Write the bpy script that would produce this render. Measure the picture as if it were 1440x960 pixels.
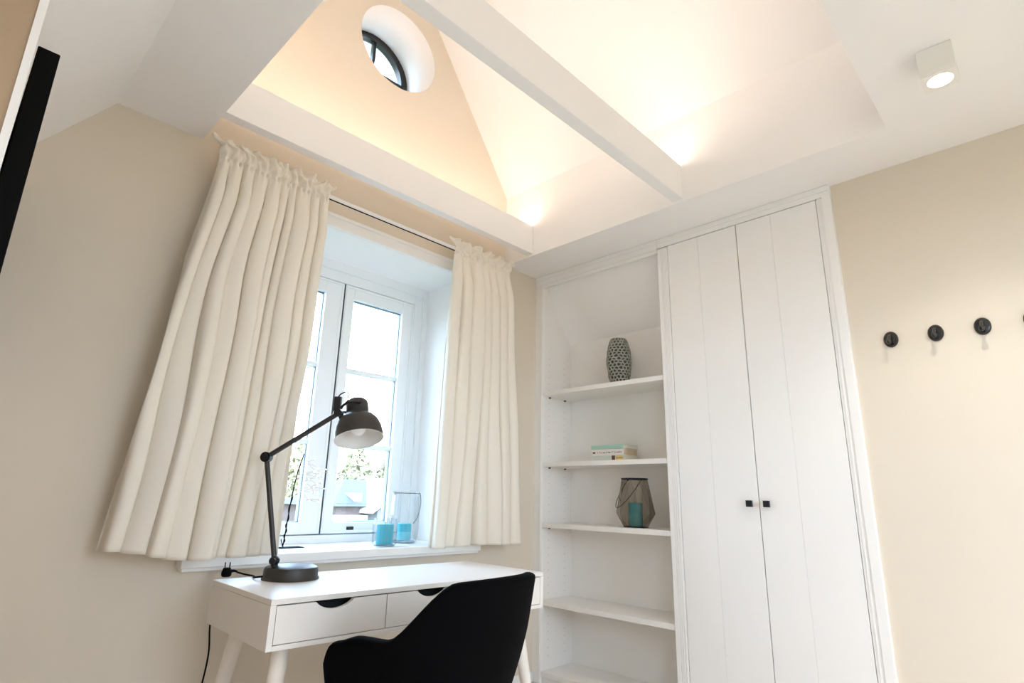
import bpy, bmesh, math, random
from math import sin, cos, pi, radians
from mathutils import Vector, Matrix

S = bpy.context.scene
for o in list(bpy.data.objects):
    bpy.data.objects.remove(o)
COL = S.collection
rnd = random.Random(7)

# ------------------------------------------------------------------ camera
cd = bpy.data.cameras.new('camera')
cd.sensor_fit = 'HORIZONTAL'; cd.sensor_width = 36.0; cd.lens = 805.77 / 1440 * 36
cd.clip_start = 0.005; cd.clip_end = 400
cam = bpy.data.objects.new('camera', cd); COL.objects.link(cam)
R = ((0.6956, -0.7181, 0.0229), (-0.2046, -0.1675, 0.9644), (0.6887, 0.6755, 0.2634))
cam.matrix_world = Matrix(((R[0][0], R[1][0], -R[2][0], -2.6692),
                           (R[0][1], R[1][1], -R[2][1], -2.4042),
                           (R[0][2], R[1][2], -R[2][2], 0.9824),
                           (0, 0, 0, 1)))
S.camera = cam

# ------------------------------------------------------------------ world, sun, exposure
W = bpy.data.worlds.new('sky'); S.world = W; W.use_nodes = True
wn = W.node_tree; bg = wn.nodes['Background']
tc = wn.nodes.new('ShaderNodeTexCoord'); sep = wn.nodes.new('ShaderNodeSeparateXYZ')
wn.links.new(tc.outputs['Generated'], sep.inputs[0])
ramp = wn.nodes.new('ShaderNodeValToRGB')
ramp.color_ramp.elements[0].position = 0.0; ramp.color_ramp.elements[0].color = (0.74, 0.87, 1.0, 1)
ramp.color_ramp.elements[1].position = 0.6; ramp.color_ramp.elements[1].color = (0.52, 0.74, 1.0, 1)
wn.links.new(sep.outputs[2], ramp.inputs[0]); wn.links.new(ramp.outputs[0], bg.inputs[0])
bg.inputs[1].default_value = 4.7

sd = bpy.data.lights.new('sun', 'SUN'); sd.energy = 1.5; sd.angle = radians(1.5); sd.color = (1, 0.95, 0.86)
so = bpy.data.objects.new('sun', sd); COL.objects.link(so)
so.rotation_euler = (radians(48), 0, radians(-28))      # shines towards +y, away from the window side of the house

pd = bpy.data.lights.new('window_portal', 'AREA'); pd.shape = 'RECTANGLE'; pd.size = 1.1; pd.size_y = 1.45
pd.cycles.is_portal = True
po = bpy.data.objects.new('window_portal', pd); COL.objects.link(po)
po.location = (-1.19, 0.44, 1.46); po.rotation_euler = (radians(-90), 0, 0)
pd2 = bpy.data.lights.new('rear_fill_portal', 'AREA'); pd2.shape = 'RECTANGLE'; pd2.size = 1.4; pd2.size_y = 1.25  # guides sky light through the added rear window
pd2.cycles.is_portal = True
po2 = bpy.data.objects.new('rear_fill_portal', pd2); COL.objects.link(po2)
po2.location = (-1.6, -4.83, 1.58); po2.rotation_euler = (radians(90), 0, 0)

pd3 = bpy.data.lights.new('roof_fill_portal', 'AREA'); pd3.shape = 'RECTANGLE'; pd3.size = .98; pd3.size_y = .98  # guides sky light through the added roof window
pd3.cycles.is_portal = True
po3 = bpy.data.objects.new('roof_fill_portal', pd3); COL.objects.link(po3)
po3.location = (-3.08, -3.425, 1.72); po3.rotation_euler = Vector((.816, 0, -.578)).to_track_quat('-Z', 'Y').to_euler()

S.view_settings.view_transform = 'Standard'; S.view_settings.look = 'None'
S.view_settings.gamma = 1.0; S.view_settings.use_curve_mapping = False
S.view_settings.exposure = 1.66
S.cycles.use_denoising = True
S.cycles.max_bounces = 16; S.cycles.diffuse_bounces = 9; S.cycles.transparent_max_bounces = 24
S.cycles.caustics_reflective = False; S.cycles.caustics_refractive = False
S.cycles.sample_clamp_indirect = 8.0

# ------------------------------------------------------------------ materials
def mat(name, col, rough=0.5, metal=0.0, bump=0.0, bscale=200.0, var=0.0, vscale=3.0, spec=0.5,
        translucent=0.0, stretch=None, sheen=0.0):
    m = bpy.data.materials.new(name); m.use_nodes = True
    nt = m.node_tree; b = nt.nodes['Principled BSDF']; out = nt.nodes['Material Output']
    b.inputs['Base Color'].default_value = (*col, 1); b.inputs['Roughness'].default_value = rough
    b.inputs['Metallic'].default_value = metal; b.inputs['Specular IOR Level'].default_value = spec
    if sheen: b.inputs['Sheen Weight'].default_value = sheen
    t = nt.nodes.new('ShaderNodeTexCoord'); src = t.outputs['Object']
    if stretch:
        mp = nt.nodes.new('ShaderNodeMapping'); mp.inputs['Scale'].default_value = stretch
        nt.links.new(src, mp.inputs[0]); src = mp.outputs[0]
    if var:
        n = nt.nodes.new('ShaderNodeTexNoise'); n.inputs['Scale'].default_value = vscale
        n.inputs['Detail'].default_value = 4; nt.links.new(src, n.inputs['Vector'])
        r = nt.nodes.new('ShaderNodeMapRange'); r.inputs[1].default_value = .3; r.inputs[2].default_value = .7
        r.inputs[3].default_value = 1 - var; r.inputs[4].default_value = 1 + var
        nt.links.new(n.outputs[0], r.inputs[0])
        v = nt.nodes.new('ShaderNodeMixRGB'); v.blend_type = 'MULTIPLY'; v.inputs[0].default_value = 1
        v.inputs[1].default_value = (*col, 1); nt.links.new(r.outputs[0], v.inputs[2])
        nt.links.new(v.outputs[0], b.inputs['Base Color'])
    if bump:
        n2 = nt.nodes.new('ShaderNodeTexNoise'); n2.inputs['Scale'].default_value = bscale
        n2.inputs['Detail'].default_value = 3; nt.links.new(src, n2.inputs['Vector'])
        bp = nt.nodes.new('ShaderNodeBump'); bp.inputs['Strength'].default_value = bump
        bp.inputs['Distance'].default_value = 0.002
        nt.links.new(n2.outputs[0], bp.inputs['Height']); nt.links.new(bp.outputs[0], b.inputs['Normal'])
    if translucent:
        tr = nt.nodes.new('ShaderNodeBsdfTranslucent'); tr.inputs[0].default_value = (*col, 1)
        mx = nt.nodes.new('ShaderNodeMixShader'); mx.inputs[0].default_value = translucent
        nt.links.new(b.outputs[0], mx.inputs[1]); nt.links.new(tr.outputs[0], mx.inputs[2])
        nt.links.new(mx.outputs[0], out.inputs[0])
    return m

def emit(name, col, strength):
    m = bpy.data.materials.new(name); m.use_nodes = True
    nt = m.node_tree; nt.nodes.remove(nt.nodes['Principled BSDF'])
    e = nt.nodes.new('ShaderNodeEmission'); e.inputs[0].default_value = (*col, 1); e.inputs[1].default_value = strength
    nt.links.new(e.outputs[0], nt.nodes['Material Output'].inputs[0])
    return m

def glass(name, face_tint, edge_tint, gloss=1.0, rough=0.0):
    """thin glass: light passes straight through, tinted more where the wall is seen at a grazing angle"""
    m = bpy.data.materials.new(name); m.use_nodes = True
    nt = m.node_tree; nt.nodes.remove(nt.nodes['Principled BSDF'])
    lw = nt.nodes.new('ShaderNodeLayerWeight'); lw.inputs[0].default_value = 0.25
    cr = nt.nodes.new('ShaderNodeMixRGB'); cr.inputs[1].default_value = (*face_tint, 1); cr.inputs[2].default_value = (*edge_tint, 1)
    nt.links.new(lw.outputs['Facing'], cr.inputs[0])
    tr = nt.nodes.new('ShaderNodeBsdfTransparent'); nt.links.new(cr.outputs[0], tr.inputs[0])
    gl = nt.nodes.new('ShaderNodeBsdfGlossy'); gl.inputs['Roughness'].default_value = rough
    l2 = nt.nodes.new('ShaderNodeLayerWeight'); l2.inputs[0].default_value = 0.5
    pw = nt.nodes.new('ShaderNodeMath'); pw.operation = 'POWER'; pw.inputs[1].default_value = 5.0
    nt.links.new(l2.outputs['Facing'], pw.inputs[0])
    mu = nt.nodes.new('ShaderNodeMath'); mu.operation = 'MULTIPLY_ADD'; mu.inputs[1].default_value = 0.9 * gloss; mu.inputs[2].default_value = 0.04 * gloss
    nt.links.new(pw.outputs[0], mu.inputs[0])
    mx = nt.nodes.new('ShaderNodeMixShader'); nt.links.new(mu.outputs[0], mx.inputs[0])
    nt.links.new(tr.outputs[0], mx.inputs[1]); nt.links.new(gl.outputs[0], mx.inputs[2])
    nt.links.new(mx.outputs[0], nt.nodes['Material Output'].inputs[0])
    return m

M = dict(
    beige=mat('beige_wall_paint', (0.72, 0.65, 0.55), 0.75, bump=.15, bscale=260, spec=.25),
    taupe=mat('taupe_wall', (0.42, 0.31, 0.21), 0.75, bump=.15, bscale=260, spec=.25),  # one flat brown tone, darker than the beige walls
    white=mat('white_ceiling_paint', (0.88, 0.87, 0.86), 0.7, bump=.1, bscale=260, spec=.25),
    lacquer=mat('white_lacquer', (0.86, 0.85, 0.835), 0.35, bump=.05, bscale=120, spec=.4),
    shelfwhite=mat('white_melamine', (0.84, 0.82, 0.79), 0.45),
    upvc=mat('white_window_frame', (0.86, 0.88, 0.9), 0.3),
    gasket=mat('dark_window_gasket', (0.03, 0.035, 0.045), 0.6),
    spacer=mat('blue_grey_spacer', (0.16, 0.22, 0.30), 0.4, metal=.3),
    floor=mat('oak_floor', (0.57, 0.52, 0.475), 0.45, var=.25, vscale=6, stretch=(1, 12, 1), bump=.1, bscale=60),
    cloth=mat('cream_curtain_cloth', (0.88, 0.835, 0.75), 0.9, bump=.35, bscale=900, spec=.1, translucent=.10),
    rod=mat('white_curtain_rod', (0.85, 0.83, 0.82), 0.35),
    desk=mat('white_desk_laminate', (0.80, 0.775, 0.75), 0.4, bump=.03, bscale=300),
    leg=mat('white_painted_wood', (0.82, 0.78, 0.73), 0.4, var=.03, vscale=20),
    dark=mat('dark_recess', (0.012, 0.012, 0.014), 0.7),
    velvet=mat('black_velvet', (0.0025, 0.0025, 0.003), 0.95, sheen=.012, spec=.02, bump=.2, bscale=700),
    black=mat('black_metal', (0.012, 0.012, 0.013), 0.35, spec=.5),
    blackmatt=mat('black_matt', (0.004, 0.004, 0.004), 0.75, spec=.08),
    lampgrey=mat('dark_grey_lamp_metal', (0.034, 0.031, 0.029), 0.42, metal=.25, spec=.6),
    lampwhite=mat('white_lamp_inside', (0.80, 0.79, 0.77), 0.5),
    bulb=mat('frosted_bulb', (0.9, 0.9, 0.9), 0.25),
    knob=mat('black_knob', (0.010, 0.012, 0.016), 0.3),
    hook=mat('black_hook_lacquer', (0.008, 0.007, 0.006), 0.22, spec=.6),
    teal=mat('teal_candle_wax', (0.07, 0.50, 0.62), 0.45, translucent=.15),
    tealpale=mat('pale_teal_candle_wax', (0.22, 0.66, 0.76), 0.45, translucent=.15),
    tealdark=mat('deep_teal_candle_wax', (0.10, 0.36, 0.40), 0.5),
    wick=mat('candle_wick', (0.05, 0.04, 0.03), 0.8),
    pinhole=mat('shaded_pin_hole', (0.38, 0.35, 0.33), 0.8),
    edge=mat('grey_glass_edge', (0.10, 0.09, 0.08), 0.3),
    wire=mat('dark_wire', (0.03, 0.03, 0.032), 0.4, metal=.6),
    glazing=glass('window_glass', (0.97, 0.985, 1.0), (0.9, 0.95, 0.97)),
    clear=glass('clear_vase_glass', (0.97, 0.985, 0.99), (0.52, 0.57, 0.63), 1.2),
    smoked=glass('smoked_glass', (0.76, 0.72, 0.67), (0.30, 0.27, 0.24), 1.0),
    ceramic=mat('grey_green_ceramic', (0.33, 0.325, 0.275), 0.6, var=.25, vscale=40, bump=.3, bscale=150),
    ceramicin=mat('dark_ceramic_inside', (0.07, 0.075, 0.065), 0.8),
    mint=mat('mint_book_cover', (0.36, 0.58, 0.50), 0.5),
    paper=mat('book_pages', (0.74, 0.66, 0.54), 0.8, stretch=(1, 1, 60), var=.08, vscale=30),
    papertan=mat('aged_book_pages', (0.60, 0.46, 0.31), 0.8, stretch=(1, 1, 60), var=.08, vscale=30),
    coverwhite=mat('white_book_cover', (0.80, 0.74, 0.70), 0.5),
    covergrey=mat('pale_green_book_cover', (0.62, 0.68, 0.62), 0.5),
    ink=mat('dark_book_ink', (0.03, 0.025, 0.03), 0.6),
    yellow=mat('yellow_print', (0.72, 0.55, 0.20), 0.5),
    brownink=mat('brown_print', (0.10, 0.05, 0.04), 0.5),
    twig=mat('pale_copper_twig', (0.62, 0.50, 0.46), 0.5),
    spotwhite=mat('white_spot_housing', (0.84, 0.82, 0.78), 0.4),
    slate=mat('blue_grey_slate', (0.022, 0.029, 0.042), 0.6, var=.15, vscale=2),
    brick=mat('red_brick', (0.085, 0.06, 0.055), 0.8, var=.2, vscale=3),
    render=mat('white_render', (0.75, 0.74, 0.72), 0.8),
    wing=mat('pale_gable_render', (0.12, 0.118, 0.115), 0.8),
    leaf=mat('pale_spring_foliage', (0.36, 0.345, 0.22), 0.8, var=.5, vscale=.7),
    leaf2=mat('deep_green_foliage', (0.26, 0.255, 0.155), 0.8, var=.5, vscale=.7),
    bark=mat('grey_bark', (0.16, 0.12, 0.09), 0.9),
    grass=mat('grass', (0.10, 0.105, 0.06), 0.95, var=.3, vscale=.5),
    roofing=mat('roof_boarding', (0.4, 0.3, 0.25), 0.8),
    led=emit('warm_led_tape', (1.0, 0.80, 0.655), 14.5),
    spotlens=emit('lit_spot_lens', (1.0, 0.86, 0.66), 22.0),
    twiglight=emit('tiny_lit_led', (1.0, 0.9, 0.75), 3.0),
)

# ------------------------------------------------------------------ mesh helpers
class MB:
    def __init__(s): s.v = []; s.f = []; s.mi = []
    def add(s, vs, fs, mi=0):
        k = len(s.v); s.v += [tuple(v) for v in vs]
        for f in fs: s.f.append(tuple(i + k for i in f)); s.mi.append(mi)
        return s
    def box(s, x0, x1, y0, y1, z0, z1, bev=0.0, mi=0):
        if bev:
            bm = bmesh.new(); bmesh.ops.create_cube(bm, size=1)
            for v in bm.verts:
                v.co = Vector(((x0 + x1) / 2 + v.co.x * (x1 - x0), (y0 + y1) / 2 + v.co.y * (y1 - y0), (z0 + z1) / 2 + v.co.z * (z1 - z0)))
            bmesh.ops.bevel(bm, geom=bm.edges[:], offset=bev, segments=2, affect='EDGES', profile=.5)
            return s.bm(bm, mi)
        return s.add([(x0, y0, z0), (x1, y0, z0), (x1, y1, z0), (x0, y1, z0), (x0, y0, z1), (x1, y0, z1), (x1, y1, z1), (x0, y1, z1)],
                     [(0, 3, 2, 1), (4, 5, 6, 7), (0, 1, 5, 4), (1, 2, 6, 5), (2, 3, 7, 6), (3, 0, 4, 7)], mi)
    def bm(s, bm, mi=0):
        bm.verts.index_update()
        s.add([v.co[:] for v in bm.verts], [[v.index for v in f.verts] for f in bm.faces], mi); bm.free(); return s
    def prism(s, poly, a0, a1, axis='y', mi=0):
        """poly in the two other axes, extruded along axis from a0 to a1"""
        def P(u, v, a):
            return {'y': (u, a, v), 'x': (a, u, v), 'z': (u, v, a)}[axis]
        n = len(poly); vs = [P(u, v, a0) for u, v in poly] + [P(u, v, a1) for u, v in poly]
        fs = [tuple(range(n)), tuple(range(2 * n - 1, n - 1, -1))] + [(i, i + n, (i + 1) % n + n, (i + 1) % n) for i in range(n)]
        return s.add(vs, fs, mi)
    def lathe(s, prof, n=32, c=(0, 0, 0), ax=None, close=False, ph=0.0, mi=0):
        """prof: (radius, height) pairs; ax: axis direction"""
        q = Vector((0, 0, 1)).rotation_difference(Vector(ax).normalized()) if ax is not None else None
        vs = []; fs = []; m = len(prof)
        for r, h in prof:
            for i in range(n):
                a = 2 * pi * (i / n) + ph
                v = Vector((r * cos(a), r * sin(a), h))
                if q: v = q @ v
                vs.append(v + Vector(c))
        for j in range(m - 1):
            for i in range(n):
                a, b = j * n + i, j * n + (i + 1) % n
                fs.append((a, b, b + n, a + n))
        if close:
            fs.append(tuple(range(n - 1, -1, -1))); fs.append(tuple(range((m - 1) * n, m * n)))
        return s.add(vs, fs, mi)
    def tube(s, pts, r, n=8, cap=True, mi=0):
        pts = [Vector(p) for p in pts]; vs = []; fs = []; m = len(pts)
        rr = r if isinstance(r, (list, tuple)) else [r] * m
        up = None
        for j, p in enumerate(pts):
            d = (pts[min(j + 1, m - 1)] - pts[max(j - 1, 0)]).normalized()
            if up is None:
                up = Vector((0, 0, 1)) if abs(d.z) < .9 else Vector((1, 0, 0))
            a = d.cross(up).normalized(); b = a.cross(d).normalized(); up = b
            for i in range(n):
                t = 2 * pi * i / n
                vs.append(p + (a * cos(t) + b * sin(t)) * rr[j])
        for j in range(m - 1):
            for i in range(n):
                a, b = j * n + i, j * n + (i + 1) % n
                fs.append((a, b, b + n, a + n))
        if cap:
            fs.append(tuple(range(n - 1, -1, -1))); fs.append(tuple(range((m - 1) * n, m * n)))
        return s.add(vs, fs, mi)
    def grid(s, fn, nu, nv, wrap=False, mi=0):
        vs = [fn(i / (nu if wrap else nu - 1), j / (nv - 1)) for j in range(nv) for i in range(nu)]
        fs = []
        for j in range(nv - 1):
            for i in range(nu if wrap else nu - 1):
                a, b = j * nu + i, j * nu + (i + 1) % nu
                fs.append((a, b, b + nu, a + nu))
        return s.add(vs, fs, mi)
    def stretch(s, axis, k):
        s.v = [tuple(c * (k if i == axis else 1) for i, c in enumerate(v)) for v in s.v]; return s
    def sphere(s, c, r, n=12, sc=(1, 1, 1), mi=0):
        m = max(6, n // 2)
        prof = [(max(1e-5, sin(pi * j / m)), -cos(pi * j / m)) for j in range(m + 1)]
        k = len(s.v); s.lathe(prof, n, mi=mi)
        for i in range(k, len(s.v)):
            v = s.v[i]; s.v[i] = (c[0] + v[0] * r * sc[0], c[1] + v[1] * r * sc[1], c[2] + v[2] * r * sc[2])
        return s
    def build(s, name, mats, parent=None, smooth=0.0, loc=None, mods=()):
        me = bpy.data.meshes.new(name); me.from_pydata(s.v, [], s.f)
        mats = mats if isinstance(mats, (list, tuple)) else [mats]
        for m in mats: me.materials.append(m)
        for p, i in zip(me.polygons, s.mi): p.material_index = i
        bm = bmesh.new(); bm.from_mesh(me)
        bmesh.ops.remove_doubles(bm, verts=bm.verts, dist=1e-6)
        bmesh.ops.recalc_face_normals(bm, faces=bm.faces)
        bm.to_mesh(me); bm.free()
        if smooth:
            me.shade_smooth()
            try: me.set_sharp_from_angle(angle=radians(smooth))
            except Exception: pass
        o = bpy.data.objects.new(name, me); COL.objects.link(o)
        if parent is not None: o.parent = parent
        if loc is not None: o.location = loc
        for kind, kw in mods:
            md = o.modifiers.new(kind.lower(), kind)
            for a, b in kw.items(): setattr(md, a, b)
        return o

def thing(name, label, cat, loc=(0, 0, 0), rz=0.0, group=None):
    o = bpy.data.objects.new(name, None); COL.objects.link(o); o.empty_display_size = .1
    o.location = loc; o.rotation_euler = (0, 0, rz); o['label'] = label; o['category'] = cat
    if group: o['group'] = group
    return o

def tag(o, label, cat, group=None):
    o['label'] = label; o['category'] = cat
    if group: o['group'] = group
    return o

def structure(o): o['kind'] = 'structure'; return o

def copy_tree(o, parent=None):
    c = o.copy(); COL.objects.link(c)
    if parent is not None: c.parent = parent
    for ch in [x for x in bpy.data.objects if x.parent == o]: copy_tree(ch, c)
    return c

def catmull(pts, k=8):
    P = [Vector(p) for p in pts]; out = []
    for i in range(len(P) - 1):
        p0, p1, p2, p3 = P[max(i - 1, 0)], P[i], P[i + 1], P[min(i + 2, len(P) - 1)]
        for j in range(k):
            t = j / k
            out.append(.5 * ((2 * p1) + (p2 - p0) * t + (2 * p0 - 5 * p1 + 4 * p2 - p3) * t * t + (3 * p1 - p0 - 3 * p2 + p3) * t ** 3))
    out.append(P[-1]); return out

# ------------------------------------------------------------------ room shell
H = 2.40                    # flat ceiling
XS = -0.298                 # right edge of the open vault
XL0, XL1 = -2.402, -2.092   # lowered ceiling strip on the left
YN = -2.085                 # near edge of the open vault
RIDGE_X, RIDGE_Z, K = -1.18, 4.114, 1.41
YB = -4.7                   # rear of the room
WX0, WX1, WZ0, WZ1 = -1.755, -0.625, 0.742, 2.222      # window opening
WD = 0.44                   # wall thickness
HX, HZ, HR = -1.192, 3.453, 0.252                      # round window

structure(MB().box(-3.6, .6, YB - .1, WD, -.12, 0).build('floor', M['floor']))

def wall_with_openings():
    bm = bmesh.new()
    def loop(pts, y):
        vs = [bm.verts.new((x, y, z)) for x, z in pts]
        es = [bm.edges.new((vs[i], vs[(i + 1) % len(vs)])) for i in range(len(vs))]
        return vs, es
    outer = [(-3.6, -.1), (.6, -.1), (.6, 1.66), (-1.18, 4.17), (-3.6, .76)]
    rect_f = [(WX0, WZ0), (WX1, WZ0), (WX1, WZ1), (WX0, WZ1)]
    rect_b = [(WX0, WZ0), (WX1, WZ0), (WX1, WZ1 - .01), (WX0, WZ1 - .01)]
    N = 64
    cf = [(HX + HR * cos(2 * pi * i / N), HZ + HR * sin(2 * pi * i / N)) for i in range(N)]
    cb = [(HX - .004 + .236 * cos(2 * pi * i / N), HZ + .026 + .236 * sin(2 * pi * i / N)) for i in range(N)]
    loops = []
    for y, sets in ((0.0, (outer, rect_f, cf)), (WD, (outer, rect_b, cb))):
        es = []; ls = []
        for pts in sets:
            v, e = loop(pts, y); es += e; ls.append(v)
        r = bmesh.ops.triangle_fill(bm, use_beauty=True, use_dissolve=False, edges=es)
        loops.append(ls)
    for k in range(3):
        a, b = loops[0][k], loops[1][k]; n = len(a)
        for i in range(n):
            f = bm.faces.new((a[i], a[(i + 1) % n], b[(i + 1) % n], b[i]))
            if k > 0: f.material_index = 1
            if k == 2: f.smooth = True
    bmesh.ops.recalc_face_normals(bm, faces=bm.faces)
    me = bpy.data.meshes.new('wall_back'); bm.to_mesh(me); bm.free()
    me.materials.append(M['beige']); me.materials.append(M['white'])
    o = bpy.data.objects.new('wall_back', me); COL.objects.link(o)
    return structure(o)
wall_back = wall_with_openings()

structure(MB().box(.02, .14, YB, -1.793, 0, H).build('wall_right', M['beige']))
structure(MB().box(.44, .58, -1.9, WD, 0, 1.9).box(.14, .44, -1.9, -1.80, 0, 2.3).build('wall_alcove', M['white']))
m = MB()
for a in ((-3.6, -2.3, -.05, 2.6), (-.9, .2, -.05, 2.6), (-2.3, -.9, 2.2, 2.6), (-2.3, -.9, -.05, .95)):
    m.box(a[0], a[1], YB - .12, YB, a[2], a[3])
structure(m.build('wall_rear', M['beige']))
m = MB()
for a in ((-2.3, -2.23, .95, 2.2), (-.97, -.9, .95, 2.2), (-1.64, -1.56, 1.02, 2.13), (-2.23, -.97, 2.13, 2.2), (-2.23, -.97, .95, 1.02)):
    m.box(a[0], a[1], YB - .09, YB - .03, a[2], a[3], .003)
w3 = structure(m.build('rear_fill_window', M['upvc']))  # unseen window, added to bring fill daylight from behind the camera
for a, b_ in ((-2.23, -1.64), (-1.56, -.97)):
    MB().box(a, b_, YB - .062, YB - .058, 1.02, 2.13).build('pane', M['glazing'], w3)
structure(MB().box(-3.6, -3.45, YB, 0, 0, 1.1).build('wall_knee', M['beige']))
# projecting wall block on the left that carries the black panel
BX, BY = -2.666, -1.12
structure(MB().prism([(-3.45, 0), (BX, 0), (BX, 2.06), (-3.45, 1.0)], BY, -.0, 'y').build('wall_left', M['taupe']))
structure(MB().prism([(BX - .010, BY - .005), (BX + .003, BY - .005), (BX + .003, BY + .02), (BX - .010, BY + .02)], 0, 2.03, 'z')
          .build('trim_1', M['lacquer']))
# sloped roof planes
def slope(sign):
    x1 = .75 if sign > 0 else -3.65
    z1 = RIDGE_Z - K * abs(x1 - RIDGE_X)
    return MB().prism([(RIDGE_X, RIDGE_Z), (x1, z1), (x1, z1 + .22), (RIDGE_X, RIDGE_Z + .22)], YB - .1, WD, 'y')
structure(slope(1).build('ceiling_slope_right', M['white']))
def slope_piece(m, xa, xb, ya, yb):
    za, zb_ = RIDGE_Z - K * (RIDGE_X - xa), RIDGE_Z - K * (RIDGE_X - xb)
    return m.prism([(xa, za), (xb, zb_), (xb, zb_ + .22), (xa, za + .22)], ya, yb, 'y')
RX0, RX1, RY0, RY1 = -3.20, -2.66, -3.90, -2.95          # unseen roof window, added behind the camera as daylight fill
m = MB()
slope_piece(m, -3.65, RIDGE_X, RY1, WD); slope_piece(m, -3.65, RIDGE_X, YB - .1, RY0)
slope_piece(m, -3.65, RX0, RY0, RY1); slope_piece(m, RX1, RIDGE_X, RY0, RY1)
structure(m.build('ceiling_slope_left', M['white']))
def roof_bar(m, xa, xb, ya, yb, dz0=.09, dz1=.17):
    za, zb_ = RIDGE_Z - K * (RIDGE_X - xa), RIDGE_Z - K * (RIDGE_X - xb)
    return m.prism([(xa, za + dz0), (xb, zb_ + dz0), (xb, zb_ + dz1), (xa, za + dz1)], ya, yb, 'y')
m = MB(); roof_bar(m, RX0, RX0 + .05, RY0, RY1); roof_bar(m, RX1 - .05, RX1, RY0, RY1)
roof_bar(m, RX0 + .05, RX1 - .05, RY0, RY0 + .07); roof_bar(m, RX0 + .05, RX1 - .05, RY1 - .07, RY1)
w4 = structure(m.build('roof_fill_window', M['upvc']))  # frame of the added, unseen roof window
roof_bar(MB(), RX0 + .05, RX1 - .05, RY0 + .07, RY1 - .07, .125, .132).build('pane', M['glazing'], w4)
# flat ceilings around the open vault
zr = lambda x: RIDGE_Z - K * abs(x - RIDGE_X)
structure(MB().prism([(XS, H), (.2, H), (.2, H + .2), (XS, zr(XS) + .02)], YN, 0, 'y').build('ceiling_strip_right', M['white']))
structure(MB().prism([(XL0, H), (XL1, H), (XL1, zr(XL1) + .02), (XL0, zr(XL0) + .02)], YB, 0, 'y').build('ceiling_strip_left', M['white']))
structure(MB().box(XL1, .2, YB, YN, H, H + .12).build('ceiling', M['white']))
structure(MB().prism([(XL1, H + .1), (.1, H + .1), (XS, zr(XS) + .03), (RIDGE_X, RIDGE_Z + .03), (XL1, zr(XL1) + .03)], YN - .1, YN, 'y')
          .build('wall_vault_end', M['white']))
# baseboard and the two tie beams
structure(MB().box(-3.4, -.003, -.014, -.001, 0, .05, .003).build('baseboard_back', M['lacquer']))
structure(MB().box(.006, .019, YB, -1.80, 0, .06, .003).build('baseboard_right', M['lacquer']))
def beam(y0, y1, name):
    return structure(MB().box(XL1 + .001, XS - .001, y0, y1, H + .014, H + .196, .002).build(name, M['white']))
beam(-.236, -.185, 'beam'); beam(-1.228, -1.170, 'beam')
for (y, lab) in ((-.21, 'warm led tape lying on top of the tie beam by the window wall'),
                 (-1.199, 'warm led tape lying on top of the tie beam across mid vault')):
    t = thing('led_strip', lab, 'light strip', (0, y, H + .197), group='led tapes on the tie beams')
    MB().box(XL1 + .02, XS - .012, -.014, .014, 0, .003).build('tape_backing', M['spotwhite'], t)
    MB().box(XL1 + .03, XS - .02, -.008, .008, .0031, .006).build('lit_strip', M['led'], t)

# ------------------------------------------------------------------ window with two casements
win = structure(MB().build('window_1', M['upvc']))
bpy.data.objects.remove(win)
YW = 0.35
def frame_mb():
    m = MB()
    m.box(WX0, -1.664, YW, YW + .07, WZ0, WZ1, .003); m.box(-.716, WX1, YW, YW + .07, WZ0, WZ1, .003)
    m.box(-1.664, -.716, YW, YW + .07, 2.108, WZ1, .003); m.box(-1.664, -.716, YW, YW + .07, WZ0, .785, .003)
    m.box(-1.664, -.716, YW + .045, YW + .068, .785, .80); m.box(-1.664, -.716, YW + .045, YW + .068, 2.09, 2.108)
    m.box(-1.215, -1.165, YW + .045, YW + .068, .785, 2.108)
    # stepped bead around the frame
    m.box(-.66, WX1, YW - .012, YW, WZ0, WZ1, .002); m.box(WX0, -1.72, YW - .012, YW, WZ0, WZ1, .002)
    m.box(-1.72, -.66, YW - .012, YW, 2.165, WZ1, .002)
    return m
win = structure(frame_mb().build('window_1', M['upvc']))
def casement(x0, x1, gl0, gl1):
    z0, z1, g0, g1 = .790, 2.104, .845, 2.030
    yf = YW - .004
    m = MB()
    m.box(x0, gl0, yf, yf + .06, z0, z1, .003); m.box(gl1, x1, yf, yf + .06, z0, z1, .003)
    m.box(gl0, gl1, yf, yf + .06, g1, z1, .003); m.box(gl0, gl1, yf, yf + .06, z0, g0, .003)
    # raised outer rim of the casement profile
    for a, b in ((x0 + .004, x0 + .016), (x1 - .016, x1 - .004)):
        m.box(a, b, yf - .005, yf, z0 + .004, z1 - .004, .0015)
    m.box(x0 + .016, x1 - .016, yf - .005, yf, z1 - .016, z1 - .004, .0015)
    m.box(x0 + .016, x1 - .016, yf - .005, yf, z0 + .004, z0 + .016, .0015)
    sash = m.build('casement', M['upvc'], win)
    q = .008; g = MB()          # dark gasket lining the rebate of the glass
    g.box(gl0 - .001, gl0 + .004, yf + .024, yf + .045, g0, g1); g.box(gl1 - .004, gl1 + .001, yf + .024, yf + .045, g0, g1)
    g.box(gl0, gl1, yf + .024, yf + .045, g1 - .004, g1 + .001); g.box(gl0, gl1, yf + .024, yf + .045, g0 - .001, g0 + .004)
    g.build('gasket', M['spacer'], sash)
    cuts = [g0, 1.233, 1.630, g1]
    for a in cuts[1:-1]:
        MB().box(gl0 + .001, gl1 - .001, yf + .012, yf + .052, a - .012, a + .012, .003).build('glazing_bar', M['upvc'], sash)
    for i in range(3):
        lo = cuts[i] + (.012 if i else .004); hi = cuts[i + 1] - (.012 if i < 2 else .004)
        MB().box(gl0 + .004, gl1 - .004, yf + .030, yf + .034, lo, hi).build('pane', M['glazing'], sash)
    return sash
casement(-1.185, -.720, -1.128, -.802)
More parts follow.
